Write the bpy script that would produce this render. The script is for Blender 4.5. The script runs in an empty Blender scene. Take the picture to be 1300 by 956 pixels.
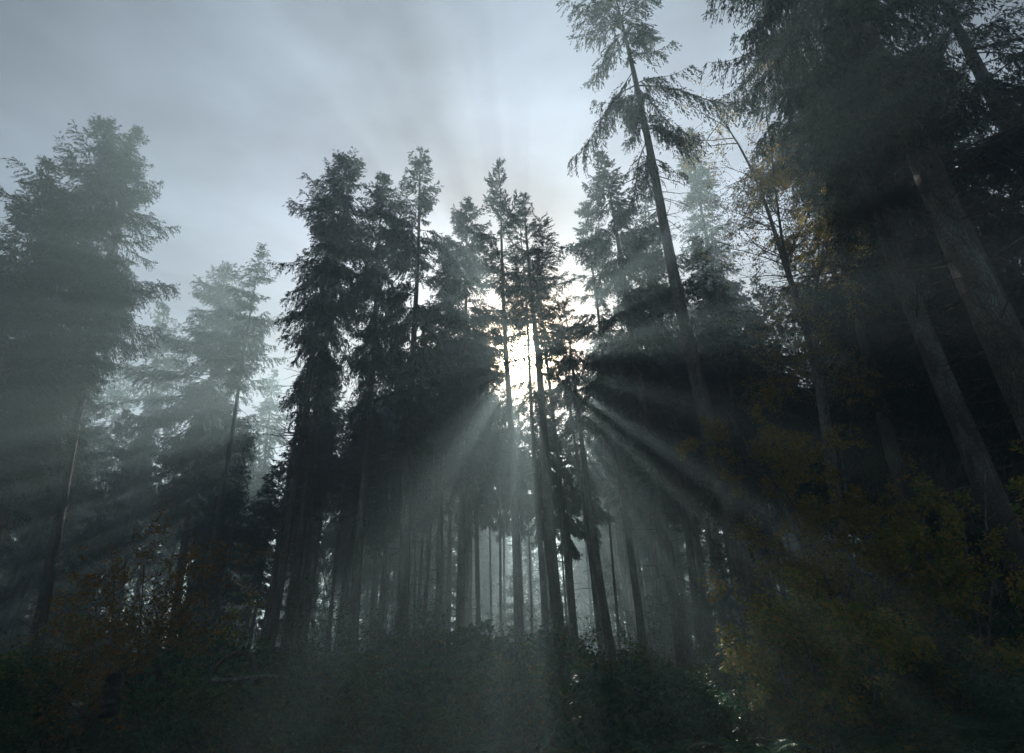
import bpy, math, random
import numpy as np
from mathutils import Vector, Matrix

PI = math.pi
scene = bpy.context.scene
COL = scene.collection
F = 762.0                      # focal length in photograph pixels (1300 wide)
EYE = np.array([0.0, 0.0, 1.6])

# ------------------------------------------------------------------ camera frame
def camera_matrix():
    up = np.array([-50.0, 1453.0, -F]); up /= np.linalg.norm(up)      # zenith seen in camera axes
    fw = np.array([0, 0, -1.0]); fw = fw - up * fw.dot(up); fw /= np.linalg.norm(fw)
    rt = np.cross(fw, up)
    return np.array([rt, fw, up])
CM = camera_matrix()

def ray(u, v):
    return CM @ np.array([u - 650.0, 433.0 - v, -F])

def at(u, v, Y):
    """world point at forward distance Y seen at (u, v) of the photograph, and metres per pixel there"""
    d = ray(u, v); k = Y / d[1]
    return EYE + d * k, k

# ------------------------------------------------------------------ materials
def new_mat(name):
    m = bpy.data.materials.new(name); m.use_nodes = True
    nt = m.node_tree; nt.nodes.clear()
    out = nt.nodes.new('ShaderNodeOutputMaterial')
    return m, nt, out

def ramp(nt, stops, interp='LINEAR'):
    r = nt.nodes.new('ShaderNodeValToRGB'); cr = r.color_ramp; cr.interpolation = interp
    while len(cr.elements) < len(stops): cr.elements.new(0.5)
    for e, (p, c) in zip(cr.elements, stops):
        e.position = p; e.color = (*c, 1)
    return r

def leaf_mat(name, stops, transl=0.35, rough=0.55):
    m, nt, out = new_mat(name)
    g = nt.nodes.new('ShaderNodeNewGeometry')
    oi = nt.nodes.new('ShaderNodeObjectInfo')
    r = ramp(nt, stops)
    nt.links.new(g.outputs['Random Per Island'], r.inputs[0])
    hsv = nt.nodes.new('ShaderNodeHueSaturation')
    mr = nt.nodes.new('ShaderNodeMapRange'); mr.inputs[3].default_value = 0.75; mr.inputs[4].default_value = 1.2
    nt.links.new(oi.outputs['Random'], mr.inputs[0]); nt.links.new(mr.outputs[0], hsv.inputs['Value'])
    nt.links.new(r.outputs[0], hsv.inputs['Color'])
    b = nt.nodes.new('ShaderNodeBsdfPrincipled'); b.inputs['Roughness'].default_value = rough
    b.inputs['Specular IOR Level'].default_value = 0.12 if rough < 0.8 else 0.03
    t = nt.nodes.new('ShaderNodeBsdfTranslucent')
    nt.links.new(hsv.outputs[0], b.inputs['Base Color']); nt.links.new(hsv.outputs[0], t.inputs['Color'])
    mx = nt.nodes.new('ShaderNodeMixShader'); mx.inputs[0].default_value = transl
    nt.links.new(b.outputs[0], mx.inputs[1]); nt.links.new(t.outputs[0], mx.inputs[2])
    nt.links.new(mx.outputs[0], out.inputs['Surface'])
    return m

def bark_mat(name, dark, light, lichen, scale=6.0, spots=0.0):
    m, nt, out = new_mat(name)
    tc = nt.nodes.new('ShaderNodeTexCoord')
    mp = nt.nodes.new('ShaderNodeMapping'); mp.inputs['Scale'].default_value = (1, 1, 0.32)
    nt.links.new(tc.outputs['Object'], mp.inputs[0])
    vo = nt.nodes.new('ShaderNodeTexVoronoi'); vo.feature = 'DISTANCE_TO_EDGE'; vo.inputs['Scale'].default_value = scale * 3.2
    nz = nt.nodes.new('ShaderNodeTexNoise'); nz.inputs['Scale'].default_value = scale; nz.inputs['Detail'].default_value = 8
    nz2 = nt.nodes.new('ShaderNodeTexNoise'); nz2.inputs['Scale'].default_value = 2.3; nz2.inputs['Detail'].default_value = 5
    for n in (nz, nz2): nt.links.new(mp.outputs[0], n.inputs['Vector'])
    wp = nt.nodes.new('ShaderNodeVectorMath'); wp.operation = 'MULTIPLY_ADD'
    wp.inputs[1].default_value = (0.12, 0.12, 0.12)
    nt.links.new(nz.outputs['Color'], wp.inputs[0]); nt.links.new(mp.outputs[0], wp.inputs[2])
    nt.links.new(wp.outputs[0], vo.inputs['Vector'])
    r = ramp(nt, [(0.3, dark), (0.7, light)])
    nt.links.new(nz.outputs[0], r.inputs[0])
    rl = ramp(nt, [(0.52, (0, 0, 0)), (0.66, (1, 1, 1))])
    nt.links.new(nz2.outputs[0], rl.inputs[0])
    mix = nt.nodes.new('ShaderNodeMix'); mix.data_type = 'RGBA'
    nt.links.new(rl.outputs[0], mix.inputs[0]); nt.links.new(r.outputs[0], mix.inputs[6]); mix.inputs[7].default_value = (*lichen, 1)
    # plates separated by dark cracks
    rc = ramp(nt, [(0.0, (0.35, 0.35, 0.35)), (0.16, (1, 1, 1))])
    nt.links.new(vo.outputs['Distance'], rc.inputs[0])
    mul = nt.nodes.new('ShaderNodeMix'); mul.data_type = 'RGBA'; mul.blend_type = 'MULTIPLY'; mul.inputs[0].default_value = 1
    nt.links.new(mix.outputs[2], mul.inputs[6]); nt.links.new(rc.outputs[0], mul.inputs[7])
    bp = nt.nodes.new('ShaderNodeBump'); bp.inputs['Strength'].default_value = 0.9; bp.inputs['Distance'].default_value = 0.03
    ad = nt.nodes.new('ShaderNodeMath'); ad.operation = 'ADD'
    nt.links.new(vo.outputs['Distance'], ad.inputs[0]); nt.links.new(nz.outputs[0], ad.inputs[1])
    nt.links.new(ad.outputs[0], bp.inputs['Height'])
    b = nt.nodes.new('ShaderNodeBsdfPrincipled'); b.inputs['Roughness'].default_value = 0.85
    b.inputs['Specular IOR Level'].default_value = 0.2
    nt.links.new(mul.outputs[2], b.inputs['Base Color']); nt.links.new(bp.outputs[0], b.inputs['Normal'])
    nt.links.new(b.outputs[0], out.inputs['Surface'])
    return m

M_NEEDLE = leaf_mat('spruce_needles', [(0.0, (0.014, 0.030, 0.020)), (0.6, (0.022, 0.042, 0.026)), (0.93, (0.035, 0.055, 0.028)), (1.0, (0.06, 0.05, 0.025))], 0.2, 0.85)
M_TWIG = bark_mat('twig_bark', (0.05, 0.04, 0.032), (0.10, 0.085, 0.07), (0.13, 0.14, 0.11), 9)
M_BARK = bark_mat('spruce_bark', (0.055, 0.045, 0.038), (0.125, 0.108, 0.095), (0.18, 0.20, 0.17), 7)
M_GREYBARK = bark_mat('smooth_grey_bark', (0.10, 0.095, 0.085), (0.20, 0.19, 0.17), (0.25, 0.26, 0.22), 4)
M_WET = bark_mat('wet_dead_wood', (0.03, 0.026, 0.022), (0.07, 0.06, 0.05), (0.05, 0.075, 0.04), 6)
M_PALE = bark_mat('weathered_log', (0.07, 0.07, 0.06), (0.17, 0.17, 0.16), (0.16, 0.2, 0.13), 5)
M_GREEN = leaf_mat('shrub_leaves', [(0.0, (0.018, 0.065, 0.022)), (0.55, (0.032, 0.10, 0.028)), (0.88, (0.07, 0.13, 0.03)), (0.97, (0.22, 0.16, 0.03)), (1.0, (0.28, 0.19, 0.04))], 0.35, 0.45)
M_BLUEGREEN = leaf_mat('elder_leaves', [(0.0, (0.014, 0.07, 0.042)), (0.7, (0.026, 0.10, 0.055)), (1.0, (0.06, 0.14, 0.05))], 0.35, 0.4)
M_RUST = leaf_mat('rust_leaves', [(0.0, (0.14, 0.08, 0.025)), (0.4, (0.30, 0.14, 0.03)), (0.7, (0.14, 0.16, 0.04)), (1.0, (0.42, 0.20, 0.04))], 0.45, 0.5)
M_GOLD = leaf_mat('golden_leaves', [(0.0, (0.15, 0.13, 0.025)), (0.35, (0.40, 0.30, 0.045)), (0.6, (0.18, 0.20, 0.04)), (0.85, (0.38, 0.22, 0.04)), (1.0, (0.48, 0.34, 0.06))], 0.5, 0.5)
M_OCHRE = leaf_mat('ochre_green_leaves', [(0.0, (0.08, 0.15, 0.03)), (0.45, (0.17, 0.22, 0.04)), (0.75, (0.34, 0.28, 0.045)), (1.0, (0.42, 0.22, 0.04))], 0.45, 0.5)
M_GRASS = leaf_mat('ground_plants', [(0.0, (0.016, 0.06, 0.018)), (0.6, (0.03, 0.095, 0.025)), (0.9, (0.09, 0.10, 0.03)), (1.0, (0.16, 0.10, 0.04))], 0.3, 0.5)

# ------------------------------------------------------------------ mesh helpers
class Geo:
    """collects vertex and face arrays (faces of one size per block) with a material index, and links them as one mesh"""
    def __init__(self): self.v = []; self.f = []; self.n = 0
    def add(self, verts, faces, mat=0, smooth=False):
        verts = np.asarray(verts, dtype=np.float32).reshape(-1, 3); faces = np.asarray(faces, dtype=np.int32)
        self.v.append(verts); self.f.append((faces + self.n, mat, smooth)); self.n += len(verts)
    def mesh(self, name, mats):
        me = bpy.data.meshes.new(name)
        V = np.concatenate(self.v)
        me.vertices.add(len(V)); me.vertices.foreach_set('co', V.ravel())
        nl = sum(f.size for f, _, _ in self.f); npoly = sum(len(f) for f, _, _ in self.f)
        me.loops.add(nl); me.polygons.add(npoly)
        me.loops.foreach_set('vertex_index', np.concatenate([f.ravel() for f, _, _ in self.f]))
        tot = np.concatenate([np.full(len(f), f.shape[1], np.int32) for f, _, _ in self.f])
        st = np.concatenate([[0], np.cumsum(tot)[:-1]]).astype(np.int32)
        me.polygons.foreach_set('loop_start', st)
        me.polygons.foreach_set('material_index', np.concatenate([np.full(len(f), m, np.int32) for f, m, _ in self.f]))
        me.polygons.foreach_set('use_smooth', np.concatenate([np.full(len(f), s, bool) for f, _, s in self.f]))
        for m in mats: me.materials.append(m)
        me.update(calc_edges=True)
        return me
    def build(self, name, mats, parent=None):
        o = bpy.data.objects.new(name, self.mesh(name, mats)); COL.objects.link(o)
        if parent is not None: o.parent = parent
        return o

def unit(a):
    return a / np.maximum(np.linalg.norm(a, axis=-1, keepdims=True), 1e-9)

def add_tubes(geo, paths, radii, sides, mat=0, smooth=True, cap=False):
    """paths (n,k,3), radii (n,k): n tapered tubes"""
    n, k, _ = paths.shape
    tan = unit(np.gradient(paths, axis=1))
    ref = np.where(np.abs(tan[..., 2:3]) > 0.9, np.array([1.0, 0, 0]), np.array([0, 0, 1.0]))
    a = unit(np.cross(tan, ref)); b = np.cross(tan, a)
    ang = np.arange(sides) * 2 * PI / sides
    ring = a[:, :, None, :] * np.cos(ang)[None, None, :, None] + b[:, :, None, :] * np.sin(ang)[None, None, :, None]
    V = paths[:, :, None, :] + ring * radii[:, :, None, None]
    i = np.arange(n)[:, None, None] * (k * sides); j = np.arange(k - 1)[None, :, None] * sides; s = np.arange(sides)[None, None, :]
    s2 = (s + 1) % sides
    q = np.stack([i + j + s, i + j + s2, i + j + sides + s2, i + j + sides + s], -1).reshape(-1, 4)
    geo.add(V, q, mat, smooth)

def add_blades(geo, P, D, S, L, W, mat=0, hexa=False):
    """leaf or needle-spray shaped faces: base P, along D, width along S"""
    L = L[:, None]; W = W[:, None]
    if not hexa:
        V = np.stack([P, P + D * L * 0.42 + S * W * 0.5, P + D * L, P + D * L * 0.42 - S * W * 0.5], 1)
        geo.add(V, np.arange(len(P) * 4).reshape(-1, 4), mat)
    else:                       # a leaf folded a little along its midrib
        N = np.cross(D, S) * W * 0.22
        V = np.stack([P, P + D * L * 0.3 + S * W * 0.45 + N, P + D * L * 0.68 + S * W * 0.36 + N, P + D * L,
                      P + D * L * 0.68 - S * W * 0.36 + N, P + D * L * 0.3 - S * W * 0.45 + N], 1)
        b = np.arange(len(P))[:, None] * 6
        q = np.concatenate([b + np.array([[0, 1, 2, 3]]), b + np.array([[0, 3, 4, 5]])])
        geo.add(V, q, mat)

def tag(o, label=None, cat=None, group=None, kind=None):
    if label: o['label'] = label
    if cat: o['category'] = cat
    if group: o['group'] = group
    if kind: o['kind'] = kind
    return o

def empty(name, loc, rot=(0, 0, 0)):
    o = bpy.data.objects.new(name, None); COL.objects.link(o)
    o.location = loc; o.rotation_euler = rot; o.empty_display_size = 0.3
    return o

def dup(root, loc, rot, scale=(1, 1, 1)):
    r = root.copy(); COL.objects.link(r); r.location = loc; r.rotation_euler = rot; r.scale = scale
    for ch in root.children:
        c = ch.copy(); COL.objects.link(c); c.parent = r
    return r

# ------------------------------------------------------------------ conifers
def trunk_geo(rng, H, r0, zb, snags=40, snag_len=1.2, sides=14, flare=1.0):
    g = Geo()
    k = max(14, int(H / 0.55)); z = np.concatenate([[-0.4, 0, 0.15, 0.35, 0.7], np.linspace(1.2, H, k)])
    t = np.clip(z / H, 0, 1)
    r = r0 * (0.04 + 0.96 * (1 - t) ** 0.85) + flare * r0 * 0.55 * np.exp(-np.maximum(z, 0) / 0.35)
    ang = np.arange(sides) * 2 * PI / sides
    ph = rng.random(4) * 6.28
    mod = 1 + 0.05 * np.sin(3 * ang[None] + ph[0] + z[:, None] * 0.6) + 0.04 * np.sin(5 * ang[None] + ph[1] - z[:, None] * 0.9) + rng.normal(0, 0.022, (len(z), sides))
    rootm = 1 + 0.28 * np.exp(-np.maximum(z, 0) / 0.3)[:, None] * np.sin(4 * ang[None] + ph[2])
    sway = np.stack([0.05 * np.sin(z * 0.35 + ph[2]) * np.minimum(z / 5, 1), 0.05 * np.sin(z * 0.3 + ph[3]) * np.minimum(z / 5, 1)], -1)
    R = r[:, None] * mod * rootm
    V = np.stack([R * np.cos(ang)[None] + sway[:, :1], R * np.sin(ang)[None] + sway[:, 1:], np.repeat(z[:, None], sides, 1)], -1)
    j = np.arange(len(z) - 1)[:, None] * sides; s = np.arange(sides)[None]; s2 = (s + 1) % sides
    g.add(V, np.stack([j + s, j + s2, j + sides + s2, j + sides + s], -1).reshape(-1, 4), 0, True)
    if snags:                    # dead limbs left on the bare stem
        zs = zb * (0.22 + 0.85 * rng.random(snags) ** 0.6); az = rng.random(snags) * 2 * PI
        L = snag_len * (0.25 + rng.random(snags) ** 1.6) * (0.5 + 0.6 * zs / max(zb, 1))
        n = 7; s = np.linspace(0, 1, n)
        el = np.radians(rng.uniform(-22, 22, snags))[:, None] - np.radians(rng.uniform(0, 35, snags))[:, None] * s + np.radians(rng.uniform(0, 30, snags))[:, None] * s ** 2
        azs = az[:, None] + rng.normal(0, 0.22, (snags, n)).cumsum(1) * 0.5
        d = np.stack([np.cos(azs) * np.cos(el), np.sin(azs) * np.cos(el), np.sin(el)], -1)
        P = np.cumsum(d * (L[:, None, None] / (n - 1)), 1) - d[:, :1] * (L[:, None, None] / (n - 1))
        P[..., 2] += zs[:, None]
        P[..., :2] += 0.6 * r0 * (1 - zs[:, None, None] / H) * np.stack([np.cos(az), np.sin(az)], -1)[:, None]
        rad = (0.008 + 0.009 * L)[:, None] * (1.05 - 0.85 * s[None])
        add_tubes(g, P, rad, 4, 0)
        m = 3                    # side twigs of the dead limbs
        bi = np.repeat(np.arange(snags), m); si = rng.integers(2, n - 1, snags * m)
        B = P[bi, si]; dd = unit(d[bi, si] + rng.normal(0, 0.6, (snags * m, 3)))
        tl = L[bi] * rng.uniform(0.12, 0.4, snags * m)
        q = np.linspace(0, 1, 4)
        PP = B[:, None] + dd[:, None] * (tl[:, None] * q)[..., None]
        PP[..., 2] -= (tl[:, None] * q ** 2) * 0.25
        add_tubes(g, PP, np.full((snags * m, 4), 0.005) * (1.1 - 0.8 * q), 3, 0)
    return g

def crown_geo(rng, H, zb, R, dens=10.0, droop=0.55, lod=1.0, width=1.0, nar=0.75, lump=0.35, lift=0.0, gap=0.0, core=1.0, bushy=1.0):
    """needle foliage on live limbs; nar: share of the crown length over which it narrows to its tip"""
    g = Geo()
    Lc = H - zb
    nb = max(30, int(Lc * dens * 1.25))
    t = rng.random(nb); t = np.sort(t)
    z = zb + t * Lc
    wh = rng.uniform(0.62, 0.85)
    z = np.round(z / wh) * wh + rng.normal(0, 0.11, nb); z = np.clip(z, zb, H - 0.12); t = (z - zb) / Lc
    az = rng.random(nb) * 2 * PI
    prof = np.clip((1 - t) / nar, 0, 1) ** 0.65 * (0.42 + 0.58 * np.clip(t / 0.38, 0, 1))
    ph = rng.random(6) * 6.28
    lumps = 1 + lump * (np.sin(az * 2 + z * 1.1 + ph[0]) * 0.6 + np.sin(az - z * 0.8 + ph[1]) * 0.6 + 0.6 * np.sin(z * 2.1 + ph[2]))
    L = R * prof * np.clip(lumps, 0.3, 1.6) * (0.4 + 0.8 * rng.random(nb) ** 0.8) + 0.15
    if gap > 0:
        keep = rng.random(nb) > gap * (0.5 + 0.5 * np.sin(z * 1.7 + ph[3]) * np.cos(az + ph[4]))
        z, t, az, L = z[keep], t[keep], az[keep], L[keep]; nb = len(z)
    n = 9; s = np.linspace(0, 1, n)
    e0 = np.radians(-14 + lift + 62 * t ** 1.6 + rng.normal(0, 7, nb))
    sag = np.radians((40 - 12 * t) * droop * 1.6 + rng.normal(0, 6, nb)); upt = np.radians(34 + rng.normal(0, 8, nb))
    el = e0[:, None] - sag[:, None] * np.sin(s * PI * 0.75) + upt[:, None] * s ** 2.2
    azs = az[:, None] + (rng.normal(0, 0.10, (nb, n))).cumsum(1)
    d = np.stack([np.cos(azs) * np.cos(el), np.sin(azs) * np.cos(el), np.sin(el)], -1)
    P = np.cumsum(d * (L[:, None, None] / (n - 1)), 1); P -= P[:, :1]
    P[..., 2] += z[:, None]
    rad = (0.006 + 0.0075 * L)[:, None] * (1.05 - 0.9 * s[None])
    add_tubes(g, P, rad, 4, 1)
    # side twigs, hanging in combs
    nt = np.maximum(4, (L / (0.092 * lod) * 2 * bushy).astype(int))
    bi = np.repeat(np.arange(nb), nt); T = len(bi)
    st = 0.10 + 0.90 * rng.random(T) ** 0.85
    fi = np.clip(st * (n - 1), 0, n - 1.001); i0 = fi.astype(int); fr = (fi - i0)[:, None]
    B = P[bi, i0] * (1 - fr) + P[bi, np.minimum(i0 + 1, n - 1)] * fr
    tn = d[bi, i0]
    side = unit(np.cross(tn, np.array([0, 0, 1.0]))) * np.where(rng.random(T) < 0.5, -1, 1)[:, None]
    lt = np.minimum(0.85, (0.30 * (1 - st) + 0.09) * L[bi] + 0.08) * rng.uniform(0.55, 1.2, T)
    dd = unit(tn * rng.uniform(0.35, 1.0, T)[:, None] + side * rng.uniform(0.35, 0.9, T)[:, None]
              - np.array([0, 0, 1.0]) * (droop * rng.uniform(0.2, 1.7, T) * (1.2 - 0.8 * t[bi]))[:, None] + rng.normal(0, 0.06, (T, 3)))
    sag2 = droop * 0.7 * (1.1 - 0.7 * t[bi])
    # needle sprays along each twig
    nl = np.maximum(3, (lt / (0.036 * lod) * bushy ** 0.5).astype(int))
    ti = np.repeat(np.arange(T), nl); N = len(ti)
    x = rng.random(N) ** 0.9
    Q = B[ti] + dd[ti] * (lt[ti] * x)[:, None]; Q[:, 2] -= sag2[ti] * lt[ti] * x ** 2
    dl = dd[ti].copy(); dl[:, 2] -= 2 * sag2[ti] * x * 0.6; dl = unit(dl)
    pr = unit(rng.normal(0, 1, (N, 3))); pr = unit(pr - dl * (pr * dl).sum(1, keepdims=True))
    D = unit(dl * rng.uniform(0.55, 1.0, N)[:, None] + pr * rng.uniform(0.15, 0.6, N)[:, None])
    S = unit(np.cross(D, rng.normal(0, 1, (N, 3))))
    add_blades(g, Q, D, S, rng.uniform(0.09, 0.20, N) * lod ** 0.8 * width, rng.uniform(0.026, 0.046, N) * lod * width, 0)
    # dense inner foliage along the limbs, broad blades added to block sunlight
    if core > 0:
        m = int(Lc * 75 * core / lod)
        bi = rng.integers(0, nb, m); x = 0.06 + 0.62 * rng.random(m) ** 1.1
        fi = x * (n - 1); i0 = fi.astype(int); fr = (fi - i0)[:, None]
        Q = P[bi, i0] * (1 - fr) + P[bi, i0 + 1] * fr + rng.normal(0, .05, (m, 3)); Q[:, 2] -= rng.random(m) * .12
        D = unit(d[bi, i0] * .5 + rng.normal(0, .45, (m, 3)) - np.array([0, 0, 1.0]) * (droop * rng.uniform(.3, 1.6, m) * (1.1 - .8 * t[bi]))[:, None])
        S = unit(np.cross(D, rng.normal(0, 1, (m, 3))))
        add_blades(g, Q, D, S, rng.uniform(.22, .48, m) * np.minimum(1, .35 + .4 * L[bi]), rng.uniform(.07, .15, m) * lod ** .8, 0)
    # leader
    m = 60; zz = H - rng.random(m) * 0.9
    a = rng.random(m) * 6.28
    D = unit(np.stack([np.cos(a), np.sin(a), rng.uniform(0.5, 1.4, m)], -1))
    add_blades(g, np.stack([0 * zz, 0 * zz, zz - 0.05], -1), D, unit(np.cross(D, rng.normal(0, 1, (m, 3)))), rng.uniform(0.1, 0.22, m), rng.uniform(0.03, 0.05, m), 0)
    return g

def hero(seed, label, p1, p2, Y, top, crown_v, Rpx, wpx, group=None, snags=85, snag_len=1.5, sides=14, cat='tree', **kw):
    """a spruce whose stem passes through two pixels of the photograph at forward distance Y.
    top: (u, v) of its tip, or a height in metres; crown_v: picture row where the live crown ends"""
    rng = np.random.default_rng(seed)
    A, ka = at(*p1, Y); B, kb = at(*p2, Y)
    lean = (A[0] - B[0]) / (A[2] - B[2])
    H = top if not isinstance(top, tuple) else at(*top, Y)[0][2]
    zb = max(1.5, at(p1[0], crown_v, Y)[0][2])
    r2 = wpx * kb / 2
    r0 = r2 / (0.04 + 0.96 * max(0.2, 1 - B[2] / H) ** 0.85)
    bx = B[0] - lean * B[2]
    root = empty('spruce_tree', (bx, Y, 0), (0, math.atan(lean), 0))
    tag(root, label, cat, group)
    trunk_geo(rng, H, r0, zb, snags, snag_len, sides).build('trunk', [M_BARK], root)
    kk = at(p1[0], (crown_v + (top[1] if isinstance(top, tuple) else 0)) / 2, Y)[1]
    crown_geo(rng, H, zb, Rpx * kk * 1.12, **kw).build('crown', [M_NEEDLE, M_TWIG], root)
    return root

FRONT = 'tall spruces of the front row'
# --- left clump, veiled by haze
hero(11, 'broad hazy spruce with ragged rounded top at the left edge clump, tallest there', (76, 380), (26, 560), 24.5, (122, 150), 560, 82, 11, dens=13, droop=0.6, nar=0.55, lump=0.3)
hero(12, 'hazy spruce with thin pointed tip crowding the right side of the leftmost clump', (140, 330), (95, 560), 26.5, (168, 158), 500, 44, 10, dens=10, droop=0.6, nar=0.5)
hero(13, 'hazy spruce cut by the left picture edge with long upswept bough tips', (20, 380), (-40, 620), 22.5, (62, 205), 640, 95, 11, dens=12, droop=0.5, nar=0.7, lump=0.5)
hero(14, 'low hazy spruce filling the foot of the leftmost clump', (-20, 560), (-50, 700), 33, (10, 330), 680, 95, 10, dens=11)
# --- hazy trees between the clump and the dark group
hero(15, 'small pale spruce with open pointed crown beside the leftmost clump', (203, 430), (170, 640), 50, (207, 385), 600, 42, 6, snags=15, lod=1.5, dens=9)
hero(16, 'broad pale spruce with a domed crown just left of the slim bare-stemmed one', (272, 450), (240, 660), 43, (283, 338), 640, 60, 8, snags=15, lod=1.4, dens=13, nar=0.5, lump=0.3)
hero(17, 'slim spruce with long bare leaning stem standing in the bright left gap', (314, 424), (267, 715), 36, (331, 312), 490, 38, 8, snags=40, lod=1.1, dens=8.5, gap=0.25)
hero(18, 'little distant spruce glowing pale in the gap left of the dark pair', (343, 520), (330, 640), 64, (345, 470), 640, 30, 5, snags=5, lod=1.9, dens=9)
hero(19, 'faint distant spruce peeping out behind the leftmost clump', (150, 500), (120, 650), 60, (155, 440), 650, 34, 5, snags=5, lod=1.8, dens=9)
# --- dark group left of the sun
hero(21, 'dark spruce with twin-looking flat top, left stem of the close leaning pair', (408, 380), (349, 780), 24, (398, 198), 545, 40, 12, FRONT, dens=11, droop=0.85, nar=0.35, lump=0.45, gap=0.2)
hero(22, 'dark spruce with forked flat top, right stem of the close leaning pair', (424, 360), (368, 780), 25, (437, 200), 500, 42, 13, FRONT, dens=10, droop=0.8, nar=0.35, lump=0.4, gap=0.2)
hero(23, 'thin straight stem just outside the close leaning pair of dark spruces', (390, 480), (340, 770), 28, (405, 300), 430, 28, 8, FRONT, dens=8)
hero(24, 'dark drooping spruce with low hanging boughs between the leaning pair and the tallest pointed one', (474, 430), (454, 740), 25, (470, 222), 525, 48, 12, FRONT, dens=11, droop=0.85, nar=0.4, lump=0.4)
hero(25, 'tallest pointed spruce left of the sun with straight dark stem', (529, 330), (511, 780), 24, (530, 188), 560, 54, 15, FRONT, dens=8.5, bushy=1.4, gap=0.25, core=0.8, droop=0.7, nar=0.6, lump=0.3)
hero(26, 'dense dark spruce whose narrow crown stands immediately left of the sun', (590, 420), (584, 770), 30, (588, 252), 610, 45, 11, FRONT, dens=11, bushy=1.4, gap=0.05, core=1.3, droop=0.7, nar=0.5)
hero(27, 'dark slim spruce with bare lower stem tucked left of the sun behind its neighbours', (566, 450), (556, 770), 33, (562, 300), 560, 33, 9, FRONT, dens=11, bushy=1.3, gap=0.05, core=1.2, droop=0.7)
# --- at the sun
hero(28, 'slender spruce with long bare stem crossing the sun', (643, 440), (658, 770), 27, (633, 204), 436, 44, 12, FRONT, snags=60, dens=5, bushy=1.2, gap=0.3, core=0.12, droop=0.15, lift=18, nar=0.7, width=1.1)
hero(29, 'spruce with double tip and thick straight stem immediately right of the sun', (683, 470), (707, 770), 27, (690, 247), 505, 54, 16, FRONT, dens=5.5, bushy=1.3, gap=0.3, core=0.15, droop=0.3, lift=10, nar=0.6)
hero(30, 'spruce with slim top leaning close behind the double tip next to the sun', (668, 400), (690, 760), 33, (662, 262), 440, 32, 8, FRONT, dens=4, bushy=1.3, gap=0.3, core=0.15, droop=0.25, lift=12)
hero(31, 'thin bare stem two trunks right of the sun with a small crown', (703, 540), (727, 790), 33, (694, 330), 470, 28, 9, FRONT, dens=4, bushy=1.7, gap=0.3, core=0.5)
hero(32, 'stout dark bare stem standing in the brightest slanting beam', (744, 600), (772, 810), 27, (722, 380), 530, 40, 12, FRONT, dens=3.5, bushy=1.7, gap=0.35, core=0.4, droop=0.6)
hero(33, 'thin dark stem beside the brightest slanting beam, under the broad misty crown', (735, 600), (760, 800), 31, (716, 380), 540, 30, 7, FRONT, dens=3.5, bushy=1.7, gap=0.35, core=0.4)
# --- right of the sun
hero(34, 'broad misty spruce with shaggy hanging sprays and thick stem, left of the tallest leaning trunk', (803, 430), (862, 800), 23, (770, 192), 570, 66, 20, FRONT, dens=9, bushy=1.5, gap=0.25, core=0.8, droop=0.7, nar=0.7, lump=0.4)
hero(35, 'misty spruce half hidden behind the tallest leaning trunk', (842, 430), (885, 780), 29, (812, 235), 600, 52, 11, FRONT, dens=11, droop=0.7)
hero(60, 'slim tall spruce in the bright gap just left of the broad misty one', (770, 480), (812, 790), 28.5, (753, 258), 540, 40, 10, FRONT, dens=7, bushy=1.5, gap=0.25, core=0.5, droop=0.5, nar=0.8)
hero(36, 'thin stem between the broad misty spruce and the tallest leaning trunk', (797, 470), (840, 780), 33, (775, 300), 560, 36, 7, FRONT, dens=4.5, bushy=1.6, gap=0.3, core=0.5)
hero(41, 'tall leaning spruce with bare stem and open crown cut by the top edge', (815, 150), (950, 770), 15, 26.5, 205, 96, 27, snags=60, snag_len=1.5, dens=6.5, droop=0.95, nar=0.8, lump=0.5, gap=0.35, core=0.35, sides=18, lod=0.8)
hero(42, 'distant pointed spruce rising between the tallest leaning trunk and the yellow birch', (887, 240), (935, 560), 35, (867, 163), 620, 50, 10, dens=11, droop=0.5, nar=0.85, lod=1.1)
hero(43, 'thin bare stem between the tallest leaning trunk and the yellow birch', (917, 461), (969, 706), 26, (880, 300), 520, 44, 10, dens=10)
hero(44, 'dark thick-crowned spruce behind the yellow birch', (925, 480), (968, 760), 24, (900, 360), 680, 60, 12, dens=13, droop=0.7, lump=0.3)
hero(45, 'slim dark spruce standing behind the birch fork', (1000, 520), (1045, 760), 23, (968, 440), 650, 66, 13, dens=11, droop=0.7)
# --- near dark trees on the right
hero(51, 'near spruce with scaly grey trunk, second thickest, its dark boughs hanging behind the birch top', (1060, 141), (1260, 634), 12.2, 25, 250, 130, 30, snags=90, snag_len=2.2, core=0.15, dens=8, gap=0.3, droop=0.9, nar=0.8, sides=20, lod=0.85)
hero(52, 'nearest thickest spruce trunk, mottled grey bark, leaning out of the right edge', (1117, 90), (1280, 430), 8.6, 24, 150, 150, 45, snags=80, snag_len=2.0, core=0.15, dens=9, droop=0.9, nar=0.85, sides=26, lod=0.75)
hero(53, 'dark trunk crossing the upper right corner under black boughs', (1252, 115), (1310, 230), 12.8, 25, 330, 150, 22, snags=60, snag_len=2, core=0.15, dens=8, gap=0.3, droop=0.8, sides=16, lod=0.9)
hero(54, 'dark spruce whose boughs fill the gap between the two nearest trunks', (1150, 250), (1290, 560), 17, 25, 480, 130, 18, snags=60, core=0.35, dens=7.5, gap=0.35, droop=0.8, nar=0.8)
hero(55, 'black spruce at the right edge with boughs sweeping low', (1290, 480), (1345, 640), 15, 21, 690, 150, 20, core=1.0, dens=10.5, droop=0.8)
hero(56, 'black spruce behind the yellow-leaved sapling near the right edge', (1190, 560), (1250, 740), 20, 22, 700, 120, 18, core=1.0, dens=10.5, droop=0.8)
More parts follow.
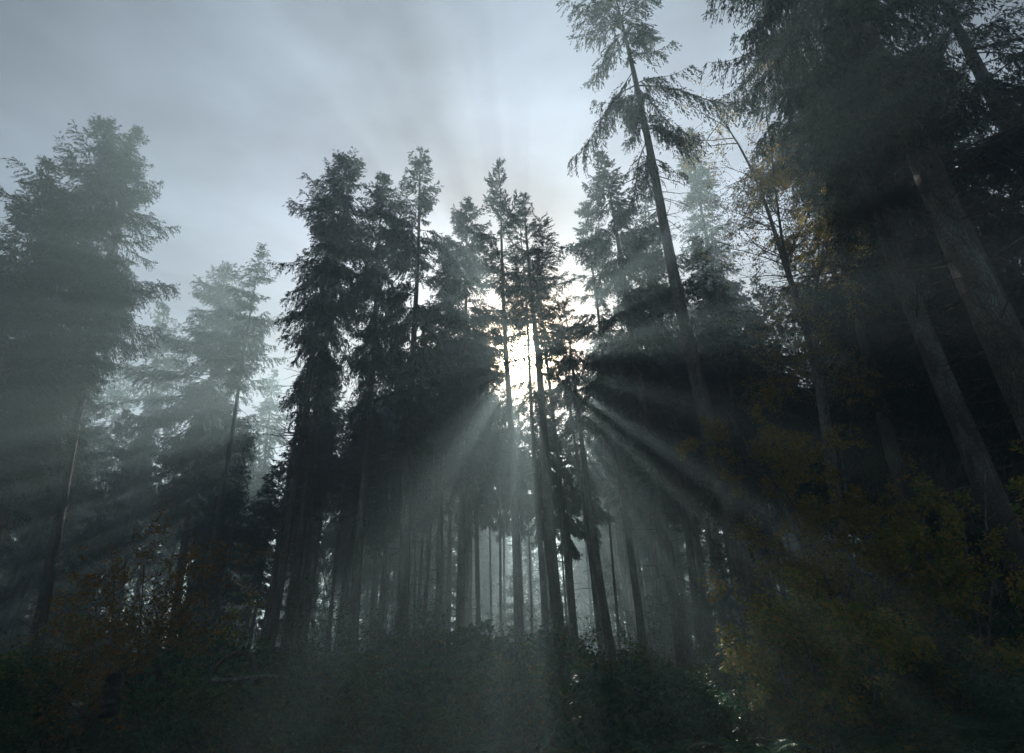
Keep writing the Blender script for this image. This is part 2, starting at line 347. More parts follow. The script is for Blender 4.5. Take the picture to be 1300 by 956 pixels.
hero(57, 'dark spruce between the birch and the second thickest trunk', (1080, 430), (1140, 700), 21, 21.5, 600, 95, 15, core=0.4, dens=7.5, gap=0.35, droop=0.8)
hero(58, 'dark spruce with high crown above the birch top', (1000, 60), (1120, 520), 17.5, 26, 270, 80, 15, core=1.0, dens=12, droop=0.9, nar=0.7)

hero(59, 'dark spruce added right of the birch, its high crown blocking sun beside the black boughs', (1075, 100), (1165, 500), 19.5, 26, 300, 80, 15, snags=60, dens=11, droop=0.8, nar=0.7)  # extra tree, added to keep the sun off the mist at right

# --- the forest behind: copies of eight trees
def bg_tree(seed, H, zb, R, **kw):
    rng = np.random.default_rng(seed)
    root = empty('spruce_tree', (0, 0, 0))
    trunk_geo(rng, H, 0.20, zb, 26, 1.4, 9).build('trunk', [M_BARK], root)
    crown_geo(rng, H, zb, R, lod=2.0, core=0.8, **kw).build('crown', [M_NEEDLE, M_TWIG], root)
    return root
protos = [bg_tree(200 + i, 22.0, zb, R, dens=dn, droop=dr, nar=tp) for i, (zb, R, dn, dr, tp) in enumerate(
    [(9, 2.2, 10, .6, .7), (7, 2.5, 11, .5, .8), (11, 2.0, 10, .7, .5), (5, 2.6, 11, .6, .8), (12, 1.8, 9, .4, .6), (8, 2.3, 11, .8, .7), (13, 2.1, 10, .6, .5), (6, 2.4, 10, .5, .85)])]
R_ = random.Random(5)
COLS = [(-300, 420), (0, 440), (150, 462), (300, 470), (335, 545), (365, 540), (400, 465), (440, 500), (470, 470), (520, 435), (546, 500), (572, 425), (604, 420), (620, 468), (640, 496), (672, 512), (700, 478), (722, 440), (742, 480), (762, 415), (785, 420), (812, 520), (840, 440), (870, 395), (925, 390), (960, 480), (1100, 500), (1700, 500)]
def limit_row(u):
    for (a, va), (b, vb) in zip(COLS, COLS[1:]):
        if a <= u <= b: return va + (vb - va) * (u - a) / (b - a)
    return 420
placed = []; used = set()
tries = 0
while len(placed) < 255 and tries < 20000:
    tries += 1
    if len(placed) < 85:          # the second row, standing close behind the front one
        Y = R_.uniform(33, 46); X = R_.uniform(-0.36, 0.80) * Y
    else:
        Y = 35 + 45 * R_.random() ** 1.1; X = R_.uniform(-1, 1) * (Y * 0.92 + 4)
    if any((X - a) ** 2 + (Y - b) ** 2 < 1.9 ** 2 for a, b in placed): continue
    # picture column and row of a tip 20 m up, to keep the sky gaps of the photograph open
    c = CM.T @ np.array([X, Y, 14.0]); u = 650 + F * c[0] / -c[2]
    if 596 < u < 768 and Y < 62: continue
    d = ray(u, limit_row(u) + R_.uniform(-6, 20 if 560 < u < 760 else 34 if u > 380 else 70)); H = 1.6 + Y * d[2] / d[1]
    H = min(H, R_.uniform(21, 27)) if Y > 42 or u < 800 else R_.uniform(20, 25)
    if H < 10: continue
    placed.append((X, Y))
    i = R_.randrange(8); s = H / 22.0
    if len(placed) <= 85: i = (0, 2, 4, 6)[i % 4]
    rot = (R_.gauss(0, .012), R_.gauss(0, .012), R_.uniform(0, 6.28)); sc = (0.85 * s ** 0.5 * R_.uniform(.85, 1.15),) * 2 + (s,)
    if i not in used:
        used.add(i); o = protos[i]; o.location = (X, Y, 0); o.rotation_euler = rot; o.scale = sc
    else:
        o = dup(protos[i], (X, Y, 0), rot, sc)
    if u < 380: tag(o, 'faint spruce deep in the mist below the bright left gap', 'tree', 'misty spruces deep behind the left gap')
    elif u < 860: tag(o, 'faint slender spruce deep in the mist behind the front row around the sun', 'tree', 'misty spruces deep behind the sun')
    else: tag(o, 'dim spruce deep in the forest behind the birch and the dark trunks', 'tree', 'dim spruces deep behind the birch')

# slender ones added behind the sun to split its light into separate beams
SLIM = [(597, 395, 36), (606, 430, 33), (619, 466, 40), (629, 476, 36), (634, 492, 44), (645, 512, 38), (655, 500, 46), (664, 515, 41), (674, 500, 36), (681, 522, 45), (692, 492, 42), (702, 520, 38), (713, 540, 35), (724, 470, 45), (738, 515, 38), (748, 452, 34), (757, 425, 43)]
slimp = [bg_tree(240, 22.0, 10, 2.6, dens=6.5, droop=.6, nar=.5, bushy=1.7, gap=.2), bg_tree(241, 22.0, 12, 2.5, dens=6, droop=.4, nar=.55, bushy=1.7, gap=.2)]
for n, (u, v, Y) in enumerate(SLIM):
    A, k = at(u, v, Y); H = A[2]; r = R_.uniform(.40, .60) if n > 1 else R_.uniform(.72, .85)
    rot = (R_.gauss(0, .008), R_.gauss(0, .008), R_.uniform(0, 6.28))
    if n < 2: o = slimp[n]; o.location = (A[0], Y, 0); o.rotation_euler = rot; o.scale = (r, r, H / 22.0)
    else: o = dup(slimp[n % 2], (A[0], Y, 0), rot, (r, r, H / 22.0))
    tag(o, 'faint slender spruce added to the second row right behind the sun, splitting its light', 'tree', 'slender spruces added right behind the sun')

# --- young spruces growing under them
yp = []
for i in range(3):
    rng = np.random.default_rng(260 + i); o = empty('young_spruce', (0, 0, 0))
    trunk_geo(rng, 6.0, 0.06, 0.5, 0, sides=7).build('trunk', [M_BARK], o)
    crown_geo(rng, 6.0, 0.35, 1.5, dens=13, droop=.4, nar=.95, lod=1.7).build('crown', [M_NEEDLE, M_TWIG], o)
    yp.append(o)
used = set()
for n in range(90):
    Y = R_.uniform(38, 74); X = R_.uniform(-.85, .8) * Y; i = R_.randrange(3); k = R_.uniform(.6, 1.5)
    rot = (0, 0, R_.uniform(0, 6.28)); sc = (k ** .6 * 1.1, k ** .6 * 1.1, k)
    if i in used: o = dup(yp[i], (X, Y, 0), rot, sc)
    else: used.add(i); o = yp[i]; o.location = (X, Y, 0); o.rotation_euler = rot; o.scale = sc
    tag(o, 'small young spruce among the far misty trunks, low and full to the ground', 'tree', 'young spruces under the far trunks')

# --- beyond them the wood closes into one dark mass
def far_wood():
    rng = np.random.default_rng(77); g = Geo(); n = 0; tv = []
    while n < 430:
        Y = 76 + 95 * rng.random() ** 1.3; X = rng.uniform(-1, 1) * (Y * 0.95)
        H = rng.uniform(20, 27); tv.append((X, Y, H)); n += 1
    for X, Y, H in tv:
        zb = rng.uniform(0.5, 4.0); nb = 110
        t = np.sort(rng.random(nb)); z = zb + t * (H - zb); az = rng.random(nb) * 6.28
        L = 2.7 * (1 - t) ** .75 * rng.uniform(.6, 1.2, nb) + .2
        k = 14; bi = np.repeat(np.arange(nb), k); x = rng.random(nb * k)
        out = np.stack([np.cos(az), np.sin(az), 0 * az], -1)[bi]
        P = np.array([X, Y, 0.]) + out * (L[bi] * x)[:, None]; P[:, 2] += z[bi] - .35 * L[bi] * x
        D = unit(out * .7 + rng.normal(0, .5, (nb * k, 3)) - np.array([0, 0, .4])); S = unit(np.cross(D, rng.normal(0, 1, (nb * k, 3))))
        add_blades(g, P, D, S, rng.uniform(.35, .75, nb * k), rng.uniform(.14, .26, nb * k), 0)
        q = np.linspace(0, 1, 6)
        add_tubes(g, np.stack([np.full(6, X), np.full(6, Y), q * H], -1)[None], (.2 * (1.02 - q))[None], 6, 1)
    tag(g.build('far_wood', [M_NEEDLE, M_BARK]), 'far-off spruce wood closing the view as one dim mass behind all trunks', 'wood', kind='stuff')
far_wood()

# ------------------------------------------------------------------ broadleaved plants
def grow(rng, start, direction, length, radius, levels, spread=0.7, wander=0.12, up=0.15, kids=(4, 7), taper=0.35, shrink=(0.45, 0.7)):
    """recursive limbs: returns lists of paths by level (each 6 points) with radii"""
    out = []
    def rec(p, d, L, r, lev):
        n = 6; pts = [p]; dirs = [d]
        for i in range(n - 1):
            d = d + rng.normal(0, wander, 3) + np.array([0, 0, up * 0.3]); d = d / np.linalg.norm(d)
            p = p + d * L / (n - 1); pts.append(p); dirs.append(d)
        out.append((np.array(pts), np.linspace(r, r * taper, n), lev))
        if lev <= 0: return
        for _ in range(rng.integers(*kids)):
            f = rng.uniform(0.25, 1.0); i = min(int(f * (n - 1)), n - 1)
            side = np.cross(dirs[i], rng.normal(0, 1, 3)); side /= max(np.linalg.norm(side), 1e-6)
            nd = dirs[i] * (1 - spread * 0.6) + side * spread; nd /= np.linalg.norm(nd)
            rec(pts[i], nd, L * rng.uniform(*shrink), r * (1 - f * (1 - taper)) * 0.6, lev - 1)
    rec(np.array(start, float), np.array(direction, float) / np.linalg.norm(direction), length, radius, levels)
    return out

def wood_geo(limbs, sides=6, rmin=0.003):
    g = Geo()
    for lev in sorted({l[2] for l in limbs}):
        P = np.array([l[0] for l in limbs if l[2] == lev]); r = np.array([l[1] for l in limbs if l[2] == lev])
        add_tubes(g, P, np.maximum(r, rmin), sides if lev > 0 else 4, 0)
    return g

def leaves_geo(rng, limbs, per, size, levels=(0, 1), flat=0.5, jit=0.05, keep=None, droop=0.3):
    g = Geo()
    src = [l for l in limbs if l[2] in levels]
    if not src: src = limbs
    P = np.array([l[0] for l in src]); n = len(src) * per
    bi = np.repeat(np.arange(len(src)), per); x = rng.random(n) ** 0.7 * 4.99; i = x.astype(int); fr = (x - i)[:, None]
    Q = P[bi, i] * (1 - fr) + P[bi, i + 1] * fr + rng.normal(0, jit, (n, 3))
    D = unit(unit(P[bi, i + 1] - P[bi, i]) * 0.5 + rng.normal(0, 0.6, (n, 3)) * np.array([1, 1, 0.6]) - np.array([0, 0, droop]))
    up = unit(np.array([0, 0, 1.0]) * flat + rng.normal(0, 0.6, (n, 3)))
    S = unit(np.cross(D, up))
    if keep is not None:
        k = keep(Q); Q, D, S = Q[k], D[k], S[k]; n = len(Q)
    L = size * rng.uniform(0.6, 1.25, n)
    add_blades(g, Q, D, S, L, L * rng.uniform(0.5, 0.75, n), 0, hexa=True)
    return g

# --- the tall birch with its fork
def birch():
    rng = np.random.default_rng(71); Y = 16.0
    root_p, k = at(1062, 640, Y); base = np.array([at(1085, 790, Y)[0][0], Y, 0.0])
    o = empty('birch_tree', tuple(base))
    tag(o, 'slim forked birch with sparse dull yellow leaves leaning through the dark spruces', 'tree')
    def path(pixels, dy):
        pts = np.array([at(u, v, Y + d)[0] for (u, v), d in zip(pixels, dy)]) - base
        tt = np.linspace(0, len(pts) - 1, 12); i = np.minimum(tt.astype(int), len(pts) - 2); f = (tt - i)[:, None]
        q = pts[i] * (1 - f) + pts[i + 1] * f
        q[1:-1] = (q[:-2] + 2 * q[1:-1] + q[2:]) / 4
        return q
    g = Geo()
    main = path([(1088, 840), (1062, 640), (1043, 500), (1032, 440), (1022, 410)], [0, 0, 0, 0, 0]); main[0] = (0, 0, -0.3)
    a = path([(1022, 410), (1000, 345), (985, 300), (968, 245), (940, 185), (915, 150)], [0, 0, .3, .6, 1.0, 1.3])
    b = path([(1012, 380), (995, 320), (988, 270), (980, 200), (970, 120), (962, 60)], [0, -.2, -.4, -.6, -.8, -1])
    c = path([(1022, 412), (1034, 375), (1044, 330), (1050, 280), (1052, 230)], [0, .3, .6, .9, 1.2])
    for P, r0, r1 in ((main, 0.17, 0.11), (a, 0.10, 0.02), (b, 0.055, 0.012), (c, 0.06, 0.012)):
        add_tubes(g, P[None], np.linspace(r0, r1, 12)[None], 12, 0)
    limbs = []
    for P, n, L in ((a, 26, 2.0), (b, 20, 1.9), (c, 16, 1.6), (main[4:], 20, 1.9)):
        for _ in range(n):
            f = rng.uniform(0.12, 1.0) * (len(P) - 1); i = min(int(f), len(P) - 2)
            p = P[i] + (P[i + 1] - P[i]) * (f - i); d = P[i + 1] - P[i]; d /= np.linalg.norm(d)
            s = np.cross(d, rng.normal(0, 1, 3)); s /= np.linalg.norm(s)
            limbs += grow(rng, p, d * 0.6 + s * 0.8, L * rng.uniform(.5, 1.2), 0.022, 2, spread=0.75, up=-0.05, kids=(3, 6))
    wg = wood_geo(limbs, 5, 0.004)
    tr = g.build('trunk', [M_GREYBARK], o)
    cg = leaves_geo(rng, limbs, 16, 0.066, (0,), 0.3, 0.06, droop=0.5)
    # twigs belong to the crown
    base_i = 0
    for vv, (ff, _, sm) in zip(wg.v, wg.f):
        cg.add(vv, ff - base_i, 1, sm); base_i += len(vv)
    cg.build('crown', [M_GOLD, M_GREYBARK], o)
birch()

def sapling(seed, name, label, cat, u, v, Y, H, spread_r, mat, per=14, size=0.07, stems=3, group=None, lv=2, lean=0.25, flat=0.9, kids=(6, 10), barkm=None, wr=0.02):
    rng = np.random.default_rng(seed)
    p = at(u, v, Y)[0]
    o = empty(name, (p[0], Y, 0)); tag(o, label, cat, group)
    limbs = []
    for s in range(stems):
        a = rng.random() * 6.28
        d = (math.cos(a) * lean, math.sin(a) * lean, 1)
        limbs += grow(rng, (0.12 * math.cos(a), 0.12 * math.sin(a), -0.05), d, H * rng.uniform(.75, 1.0), wr * (1 + H * 0.12), lv, spread=0.8, wander=0.07, up=0.1, kids=kids, shrink=(spread_r * 0.6, spread_r))
    wood_geo(limbs, 5, 0.003).build('stem', [barkm or M_GREYBARK], o)
    if per: leaves_geo(rng, limbs, per, size, (0,), flat, 0.05).build('crown', [mat], o)
    return o

# layered golden trees on the right
sapling(81, 'beech_tree', 'largest golden brown beech, layered leaves, in front of the black spruces', 'tree', 1110, 800, 12.5, 6.8, 0.46, M_GOLD, per=24, size=0.085, stems=3, lv=3, kids=(5, 8), lean=0.18)
sapling(82, 'beech_tree', 'ochre beech with green lower leaves at the right of the largest golden one', 'tree', 1195, 800, 12.0, 4.9, 0.46, M_OCHRE, per=22, size=0.085, stems=3, lv=3, kids=(5, 8), lean=0.25)
sapling(83, 'beech_tree', 'golden beech crown glinting below the birch fork', 'tree', 1072, 800, 14.5, 8.6, 0.36, M_GOLD, per=22, size=0.08, stems=2, lv=3, kids=(5, 8), lean=0.08)
sapling(84, 'leafy_shrub', 'yellow green shrub with glinting leaves at the foot of the tall leaning trunk', 'shrub', 1000, 830, 11.5, 2.3, 0.5, M_OCHRE, per=34, size=0.08, stems=7, lv=2, lean=0.4)
sapling(85, 'leafy_shrub', 'yellow green shrub under the largest golden beech', 'shrub', 1060, 830, 11.0, 2.4, 0.5, M_OCHRE, per=34, size=0.08, stems=7, lv=2, lean=0.45)
# rust coloured saplings on the left
sapling(86, 'rowan_sapling', 'rust leaved sapling, tallest of the russet ones at the left', 'sapling', 170, 820, 13.5, 4.8, 0.5, M_RUST, per=20, size=0.08, stems=3, lv=2, lean=0.2)
sapling(87, 'rowan_sapling', 'low russet and green sapling beside the tallest rust leaved one', 'sapling', 215, 820, 13.0, 3.8, 0.5, M_RUST, per=20, size=0.08, stems=3, lv=2, lean=0.3)
sapling(88, 'rowan_sapling', 'ochre sapling at the far left behind the shrubs', 'sapling', 60, 820, 14.5, 3.2, 0.5, M_OCHRE, per=11, size=0.07, stems=3, lv=2, lean=0.3)
sapling(89, 'rowan_sapling', 'thin green sapling with a few yellow leaves near the slim leaning stem', 'sapling', 262, 820, 13.5, 3.7, 0.4, M_OCHRE, per=9, size=0.065, stems=2, lv=2, lean=0.12)
# wispy thin stems
WISP = [(440, 3.8, 15), (462, 4.2, 16), (490, 3.9, 15), (540, 3.4, 17), (556, 3.3, 16.5), (405, 3.2, 14.5), (700, 3.0, 17), (722, 3.4, 18), (790, 2.9, 17), (812, 3.3, 17), (838, 2.8, 16.5), (760, 2.7, 18)]
for i, (u, H, Y) in enumerate(WISP):
    where = 'below the dark drooping spruce' if u < 580 else 'below the broad misty spruce'
    sapling(300 + i, 'bare_sapling', 'wispy thin sapling with few leaves rising from the shrubs ' + where, 'sapling', u, 820, Y, H, 0.4, M_GREEN, per=4, size=0.06, stems=3, lv=2, lean=0.13, kids=(5, 8), group='wispy saplings ' + where, wr=0.011)

# --- the shrub belt: copies of seven shrubs
def shrub_proto(seed, H, mat, size, stems, per, barkm=M_TWIG):
    rng = np.random.default_rng(seed)
    o = empty('leafy_shrub', (0, 0, 0)); limbs = []
    for s in range(stems):
        a = rng.random() * 6.28; le = rng.uniform(0.15, 0.75)
        limbs += grow(rng, (0.15 * math.cos(a), 0.15 * math.sin(a), -0.05), (math.cos(a) * le, math.sin(a) * le, 1), H * rng.uniform(.7, 1.1), 0.013, 2, spread=0.75, wander=0.1, up=0.02, kids=(4, 7), shrink=(0.3, 0.5))
    wood_geo(limbs, 5, 0.003).build('stem', [barkm], o)
    leaves_geo(rng, limbs, per, size, (0, 1), 0.8, 0.07).build('crown', [mat], o)
    return o
sp = [shrub_proto(400, 1.7, M_GREEN, 0.10, 9, 17), shrub_proto(401, 1.5, M_BLUEGREEN, 0.14, 9, 12), shrub_proto(402, 1.9, M_GREEN, 0.075, 9, 20),
      shrub_proto(403, 1.4, M_GREEN, 0.09, 11, 20), shrub_proto(404, 1.6, M_OCHRE, 0.08, 9, 18), shrub_proto(405, 1.8, M_BLUEGREEN, 0.09, 9, 18)]
used = set(); spots = []
tries = 0
while len(spots) < 120 and tries < 5000:
    tries += 1
    Y = R_.uniform(10.5, 19.5); X = R_.uniform(-1, 1) * (Y * 0.88 + 1.5)
    if any((X - a) ** 2 + (Y - b) ** 2 < 0.85 ** 2 for a, b in spots): continue
    spots.append((X, Y))
    i = R_.choices(range(6), [5, 4, 5, 5, 1.2, 3])[0]
    s = R_.uniform(0.6, 1.45) * (1.0 if Y > 13 else 0.72) * (0.8 if X > 3.0 and X < 7 else 1)
    rot = (0, 0, R_.uniform(0, 6.28))
    if i not in used: used.add(i); o = sp[i]; o.location = (X, Y, 0); o.rotation_euler = rot; o.scale = (s, s, s)
    else: o = dup(sp[i], (X, Y, 0), rot, (s, s, s))
    if X < -5: w = 'under the russet saplings on the left'
    elif X < 3: w = 'along the foot of the front row around the sun'
    else: w = 'under the golden beeches on the right'
    k = {0: 'dark green', 1: 'large leaved blue green', 2: 'tall dark green', 3: 'low dense green', 4: 'yellowing', 5: 'upright blue green'}[i]
    tag(o, '%s shrub %s' % (k, w), 'shrub', '%s shrubs %s' % (k, w))

# --- ferns along the front of the belt
def fern_proto(seed, nf, Lf):
    rng = np.random.default_rng(seed); g = Geo()
    az = np.arange(nf) * 2.4 + rng.normal(0, .3, nf); n = 26; s = np.linspace(0, 1, n)
    L = Lf * rng.uniform(.7, 1.1, nf)
    el = np.radians(rng.uniform(50, 80, nf))[:, None] - np.radians(rng.uniform(70, 110, nf))[:, None] * s ** 1.3
    d = np.stack([np.cos(az)[:, None] * np.cos(el), np.sin(az)[:, None] * np.cos(el), np.sin(el)], -1)
    P = np.cumsum(d * (L[:, None, None] / n), 1)
    add_tubes(g, P, np.full((nf, n), .004) * (1.2 - s), 3, 0)
    side = unit(np.cross(d, np.array([0, 0, 1.0])))
    w = (0.16 * L[:, None] * np.sin(np.clip(s * 1.05 + .05, 0, 1) * PI) ** .7 + .01)
    for sg in (-1, 1):
        for k in (0, .5):
            Q = P[:, 3:] + d[:, 3:] * (L[:, None, None] / n) * k
            D = unit(side[:, 3:] * sg + d[:, 3:] * .45 + rng.normal(0, .12, Q.shape) - np.array([0, 0, .2]))
            S = unit(np.cross(D, np.cross(d[:, 3:], side[:, 3:])))
            add_blades(g, Q.reshape(-1, 3), D.reshape(-1, 3), S.reshape(-1, 3), w[:, 3:].ravel() * 1.25, np.repeat(L, n - 3) * .035, 0, hexa=True)
    return g.build('fern_plant', [M_BLUEGREEN if seed % 2 else M_GREEN])
fp = [fern_proto(500 + i, 11 + i, .95) for i in range(3)]
used = set(); fs = []
while len(fs) < 46:
    Y = R_.uniform(7.5, 12.5); X = R_.uniform(-1, 1) * (Y * 0.88)
    if any((X - a) ** 2 + (Y - b) ** 2 < .7 ** 2 for a, b in fs): continue
    fs.append((X, Y)); i = R_.randrange(3); k = R_.uniform(.7, 1.2)
    if i in used: o = fp[i].copy(); COL.objects.link(o)
    else: o = fp[i]; used.add(i)
    o.location = (X, Y, 0); o.rotation_euler = (0, 0, R_.uniform(0, 6.28)); o.scale = (k, k, k)
    w = 'left of the sun' if X < 0 else 'right of the sun'
    tag(o, 'arching green fern in front of the shrub belt, ' + w, 'fern', 'ferns in front of the shrubs ' + w)

# ------------------------------------------------------------------ dead wood in the undergrowth
def wood_piece(name, label, cat, pix, Y, r0, r1, mat, seed, sides=10):
    rng = np.random.default_rng(seed)
    pts = np.array([at(u, v, Y)[0] for u, v in pix]); c = pts.mean(0); c[2] = 0
    tt = np.linspace(0, len(pts) - 1, 24); i = np.minimum(tt.astype(int), len(pts) - 2); f = (tt - i)[:, None]
    q = pts[i] * (1 - f) + pts[i + 1] * f
    for _ in range(2): q[1:-1] = (q[:-2] + 2 * q[1:-1] + q[2:]) / 4
    q[:, 1] += rng.normal(0, 0.02, 24)
    g = Geo(); rr = np.linspace(r0, r1, 24) * rng.uniform(0.88, 1.12, 24); rr[0] *= 0.5; rr[-1] *= 0.5
    add_tubes(g, (q - c)[None], rr[None], sides, 0)
    o = g.build(name, [mat]); o.location = c
    return tag(o, label, cat)
wood_piece('bent_branch', 'dark dead branch bent into an arch over the grass', 'branch', [(258, 880), (270, 855), (283, 838), (300, 827), (316, 830), (324, 842), (326, 870)], 10.2, 0.02, 0.055, M_WET, 1)
wood_piece('fallen_log', 'thin pale weathered log lying at the foot of the arched branch', 'log', [(268, 863), (290, 864), (312, 861), (335, 858), (358, 860)], 10.0, 0.032, 0.024, M_PALE, 2)
wood_piece('tree_stump', 'small dark mossy stump low in the grass at the left', 'stump', [(140, 905), (141, 890), (143, 872), (143, 858)], 10.4, 0.13, 0.10, M_WET, 3, 14)

# ------------------------------------------------------------------ ground
def ground():
    m, nt, out = new_mat('forest_floor')
    tc = nt.nodes.new('ShaderNodeTexCoord')
    n1 = nt.nodes.new('ShaderNodeTexNoise'); n1.inputs['Scale'].default_value = 0.6; n1.inputs['Detail'].default_value = 8
    n2 = nt.nodes.new('ShaderNodeTexNoise'); n2.inputs['Scale'].default_value = 14; n2.inputs['Detail'].default_value = 8
    for n in (n1, n2): nt.links.new(tc.outputs['Object'], n.inputs['Vector'])
    r1 = ramp(nt, [(0.35, (0.045, 0.032, 0.02)), (0.6, (0.022, 0.04, 0.016))])
    r2 = ramp(nt, [(0.3, (0.45, 0.45, 0.45)), (0.75, (1.4, 1.2, 1.0))])
    nt.links.new(n1.outputs[0], r1.inputs[0]); nt.links.new(n2.outputs[0], r2.inputs[0])
    mu = nt.nodes.new('ShaderNodeMix'); mu.data_type = 'RGBA'; mu.blend_type = 'MULTIPLY'; mu.inputs[0].default_value = 1
    nt.links.new(r1.outputs[0], mu.inputs[6]); nt.links.new(r2.outputs[0], mu.inputs[7])
    b = nt.nodes.new('ShaderNodeBsdfPrincipled'); b.inputs['Roughness'].default_value = 0.95; b.inputs['Specular IOR Level'].default_value = 0.1
    bp = nt.nodes.new('ShaderNodeBump'); bp.inputs['Distance'].default_value = 0.05
    nt.links.new(n2.outputs[0], bp.inputs['Height']); nt.links.new(bp.outputs[0], b.inputs['Normal'])
    nt.links.new(mu.outputs[2], b.inputs['Base Color']); nt.links.new(b.outputs[0], out.inputs['Surface'])
    n = 181; xs = np.linspace(-1, 1, n); xs = np.sign(xs) * np.abs(xs) ** 1.8 * 300
    X, Y = np.meshgrid(xs, xs + 20)
    Z = 0.06 * np.sin(X * 0.9 + 1) * np.sin(Y * 0.7) + 0.05 * np.sin(X * 0.31 + Y * 0.43) - 0.04
    g = Geo(); i = np.arange(n - 1)[:, None] * n + np.arange(n - 1)[None]
    g.add(np.stack([X, Y, Z], -1), np.stack([i, i + 1, i + n + 1, i + n], -1).reshape(-1, 4), 0, True)
    o = g.build('ground', [m]); tag(o, kind='structure')
ground()

def ground_cover():
    rng = np.random.default_rng(9); n = 90000
    Y = 5 + 20 * rng.random(n) ** 1.1; X = rng.uniform(-1, 1, n) * (Y * 0.9 + 2)
    pk = np.sin(X * 1.3 + 2 * np.sin(Y * .8)) * np.sin(Y * 1.1 + np.sin(X)) + rng.normal(0, .5, n)
    h = np.clip(0.30 + 0.16 * pk, 0.1, 0.6)
    a = rng.random(n) * 6.28
    D = unit(np.stack([np.cos(a) * .5, np.sin(a) * .5, rng.uniform(.4, 1.2, n)], -1)); S = unit(np.cross(D, rng.normal(0, 1, (n, 3))))
    g = Geo(); add_blades(g, np.stack([X, Y, np.full(n, -0.03)], -1), D, S, h, rng.uniform(.012, .035, n), 0)
    m = 50000                                   # herb leaves held above the grass
    Y = 5 + 17 * rng.random(m) ** 1.1; X = rng.uniform(-1, 1, m) * (Y * 0.9 + 2)
    Z = rng.uniform(0.08, 0.5, m); a = rng.random(m) * 6.28
    D = unit(np.stack([np.cos(a), np.sin(a), rng.uniform(-.4, .5, m)], -1)); S = unit(np.cross(D, np.array([0, 0, 1.0]) + rng.normal(0, .4, (m, 3))))
    L = rng.uniform(.04, .10, m)
    add_blades(g, np.stack([X, Y, Z], -1), D, S, L, L * .6, 0, hexa=True)
    tag(g.build('ground_cover', [M_GRASS]), 'dark green grass and low herbs covering the forest floor in front', 'ground cover', kind='stuff')
ground_cover()

# ------------------------------------------------------------------ haze
HAZE = 0.0060
def haze():
    m, nt, out = new_mat('haze_air')
    v = nt.nodes.new('ShaderNodeVolumePrincipled')
    v.inputs['Color'].default_value = (0.66, 0.90, 1.0, 1)
    v.inputs['Density'].default_value = HAZE; v.inputs['Anisotropy'].default_value = 0.44
    v.inputs['Density Attribute'].default_value = ''
    nt.links.new(v.outputs[0], out.inputs['Volume'])
    m.cycles.homogeneous_volume = True
    x0, x1, y0, y1, z0, z1 = -310, 310, -290, 330, -1.3, 30.0
    V = [(x, y, z) for z in (z0, z1) for y in (y0, y1) for x in (x0, x1)]
    g = Geo(); g.add(V, [(0, 2, 3, 1), (4, 5, 7, 6), (0, 1, 5, 4), (2, 6, 7, 3), (0, 4, 6, 2), (1, 3, 7, 5)])
    tag(g.build('haze', [m]), 'thin grey morning mist hanging through the whole forest', 'haze', kind='stuff')
haze()

# ------------------------------------------------------------------ sky and sun
sd = ray(666, 452); sd = sd / np.linalg.norm(sd)
ELEV = math.asin(sd[2]); AZ = math.atan2(sd[0], sd[1])
w = bpy.data.worlds.new('World'); scene.world = w; w.use_nodes = True
nt = w.node_tree; nt.nodes.clear()
wo = nt.nodes.new('ShaderNodeOutputWorld'); bg = nt.nodes.new('ShaderNodeBackground'); bg.inputs[1].default_value = 0.075
sky = nt.nodes.new('ShaderNodeTexSky'); sky.sky_type = 'NISHITA'; sky.sun_disc = False
sky.sun_elevation = ELEV; sky.sun_rotation = AZ; sky.air_density = 1.0; sky.dust_density = 4.0; sky.ozone_density = 1.5
tc = nt.nodes.new('ShaderNodeTexCoord')
dot = nt.nodes.new('ShaderNodeVectorMath'); dot.operation = 'DOT_PRODUCT'; dot.inputs[1].default_value = tuple(sd)
nt.links.new(tc.outputs['Generated'], dot.inputs[0])
def mathn(op, a, b=None):
    n = nt.nodes.new('ShaderNodeMath'); n.operation = op
    for i, x in enumerate((a, b)):
        if x is None: continue
        if isinstance(x, (int, float)): n.inputs[i].default_value = x
        else: nt.links.new(x, n.inputs[i])
    return n.outputs[0]
def scale(col, fac):
    n = nt.nodes.new('ShaderNodeVectorMath'); n.operation = 'SCALE'
    if isinstance(col, tuple): n.inputs[0].default_value = col
    else: nt.links.new(col, n.inputs[0])
    nt.links.new(fac, n.inputs['Scale']) if not isinstance(fac, (int, float)) else setattr(n.inputs['Scale'], 'default_value', fac)
    return n.outputs[0]
def addv(a, b):
    n = nt.nodes.new('ShaderNodeVectorMath'); n.operation = 'ADD'; nt.links.new(a, n.inputs[0]); nt.links.new(b, n.inputs[1]); return n.outputs[0]
cosd = mathn('MAXIMUM', dot.outputs['Value'], 0.0)
# thin high cloud: streaky grey layer, brighter towards the sun behind it
mp = nt.nodes.new('ShaderNodeMapping'); mp.inputs['Scale'].default_value = (1.0, 0.7, 2.2); mp.inputs['Rotation'].default_value = (0.3, 0.5, 0.4)
nt.links.new(tc.outputs['Generated'], mp.inputs[0])
nz = nt.nodes.new('ShaderNodeTexNoise'); nz.inputs['Scale'].default_value = 2.4; nz.inputs['Detail'].default_value = 6; nz.inputs['Roughness'].default_value = 0.5
nt.links.new(mp.outputs[0], nz.inputs['Vector'])
cl = nt.nodes.new('ShaderNodeMapRange'); cl.inputs[1].default_value = 0.3; cl.inputs[2].default_value = 0.7; cl.inputs[3].default_value = 0.4; cl.inputs[4].default_value = 1.35
nt.links.new(nz.outputs[0], cl.inputs[0])
back = mathn('MAXIMUM', mathn('MULTIPLY', dot.outputs['Value'], -1.0), 0.0)      # open sky over the clearing behind the camera
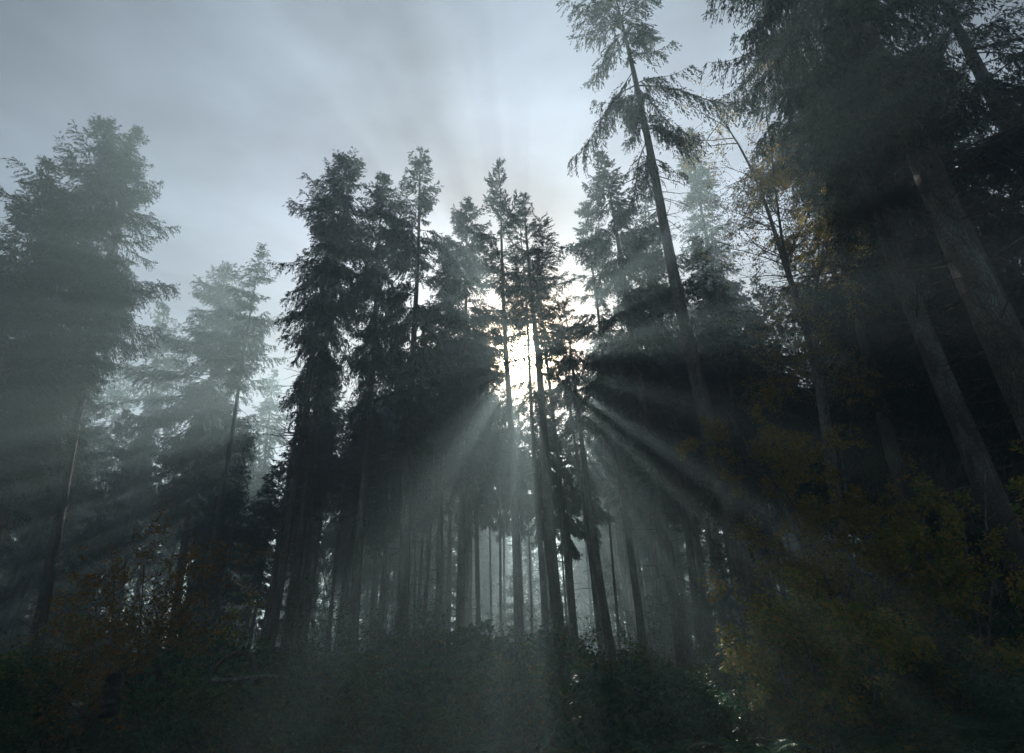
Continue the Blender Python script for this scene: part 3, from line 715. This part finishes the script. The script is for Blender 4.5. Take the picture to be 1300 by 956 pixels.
lobe = mathn('ADD', mathn('MULTIPLY', back, 2.2), mathn('ADD', mathn('MULTIPLY', mathn('POWER', cosd, 4.0), 4.6), 0.42))
cloud = scale((0.80, 0.95, 1.18), mathn('MULTIPLY', lobe, cl.outputs[0]))
glow0 = scale((1.0, 0.62, 0.30), mathn('MULTIPLY', mathn('POWER', cosd, 420.0), 42.0))
glow = addv(scale((1.0, 0.83, 0.58), mathn('MULTIPLY', mathn('POWER', cosd, 220.0), 5.0)),
            scale((1.0, 0.80, 0.52), mathn('MULTIPLY', mathn('POWER', cosd, 2600.0), 1200.0)))
tot = addv(addv(addv(glow0, scale(sky.outputs[0], 0.15)), cloud), glow)
nt.links.new(tot, bg.inputs[0]); nt.links.new(bg.outputs[0], wo.inputs[0])
w.cycles.sampling_method = 'MANUAL'; w.cycles.sample_map_resolution = 1024

sun = bpy.data.lights.new('sun', 'SUN'); sun.energy = 5.0; sun.angle = math.radians(0.5); sun.color = (1.0, 0.93, 0.82)
so = bpy.data.objects.new('sun', sun); COL.objects.link(so)
so.rotation_euler = Vector(sd).to_track_quat('Z', 'Y').to_euler(); so.location = (0, 60, 60)

# ------------------------------------------------------------------ camera and render settings
cam = bpy.data.cameras.new('camera'); co = bpy.data.objects.new('camera', cam); COL.objects.link(co)
co.matrix_world = Matrix.Translation(Vector(EYE)) @ Matrix(CM.tolist()).to_4x4()
cam.sensor_width = 36; cam.lens = 36 * F / 1300; cam.shift_y = -45.0 / 1300
cam.clip_start = 0.1; cam.clip_end = 3000
scene.camera = co
scene.render.engine = 'CYCLES'
c = scene.cycles
c.max_bounces = 5; c.diffuse_bounces = 1; c.glossy_bounces = 1; c.transmission_bounces = 2; c.transparent_max_bounces = 4; c.volume_bounces = 0
c.sample_clamp_indirect = 4.0; c.use_denoising = True; c.caustics_reflective = False; c.caustics_refractive = False
vs = scene.view_settings; vs.view_transform = 'Standard'; vs.look = 'None'; vs.gamma = 1.0; vs.use_curve_mapping = False; vs.exposure = 0.95
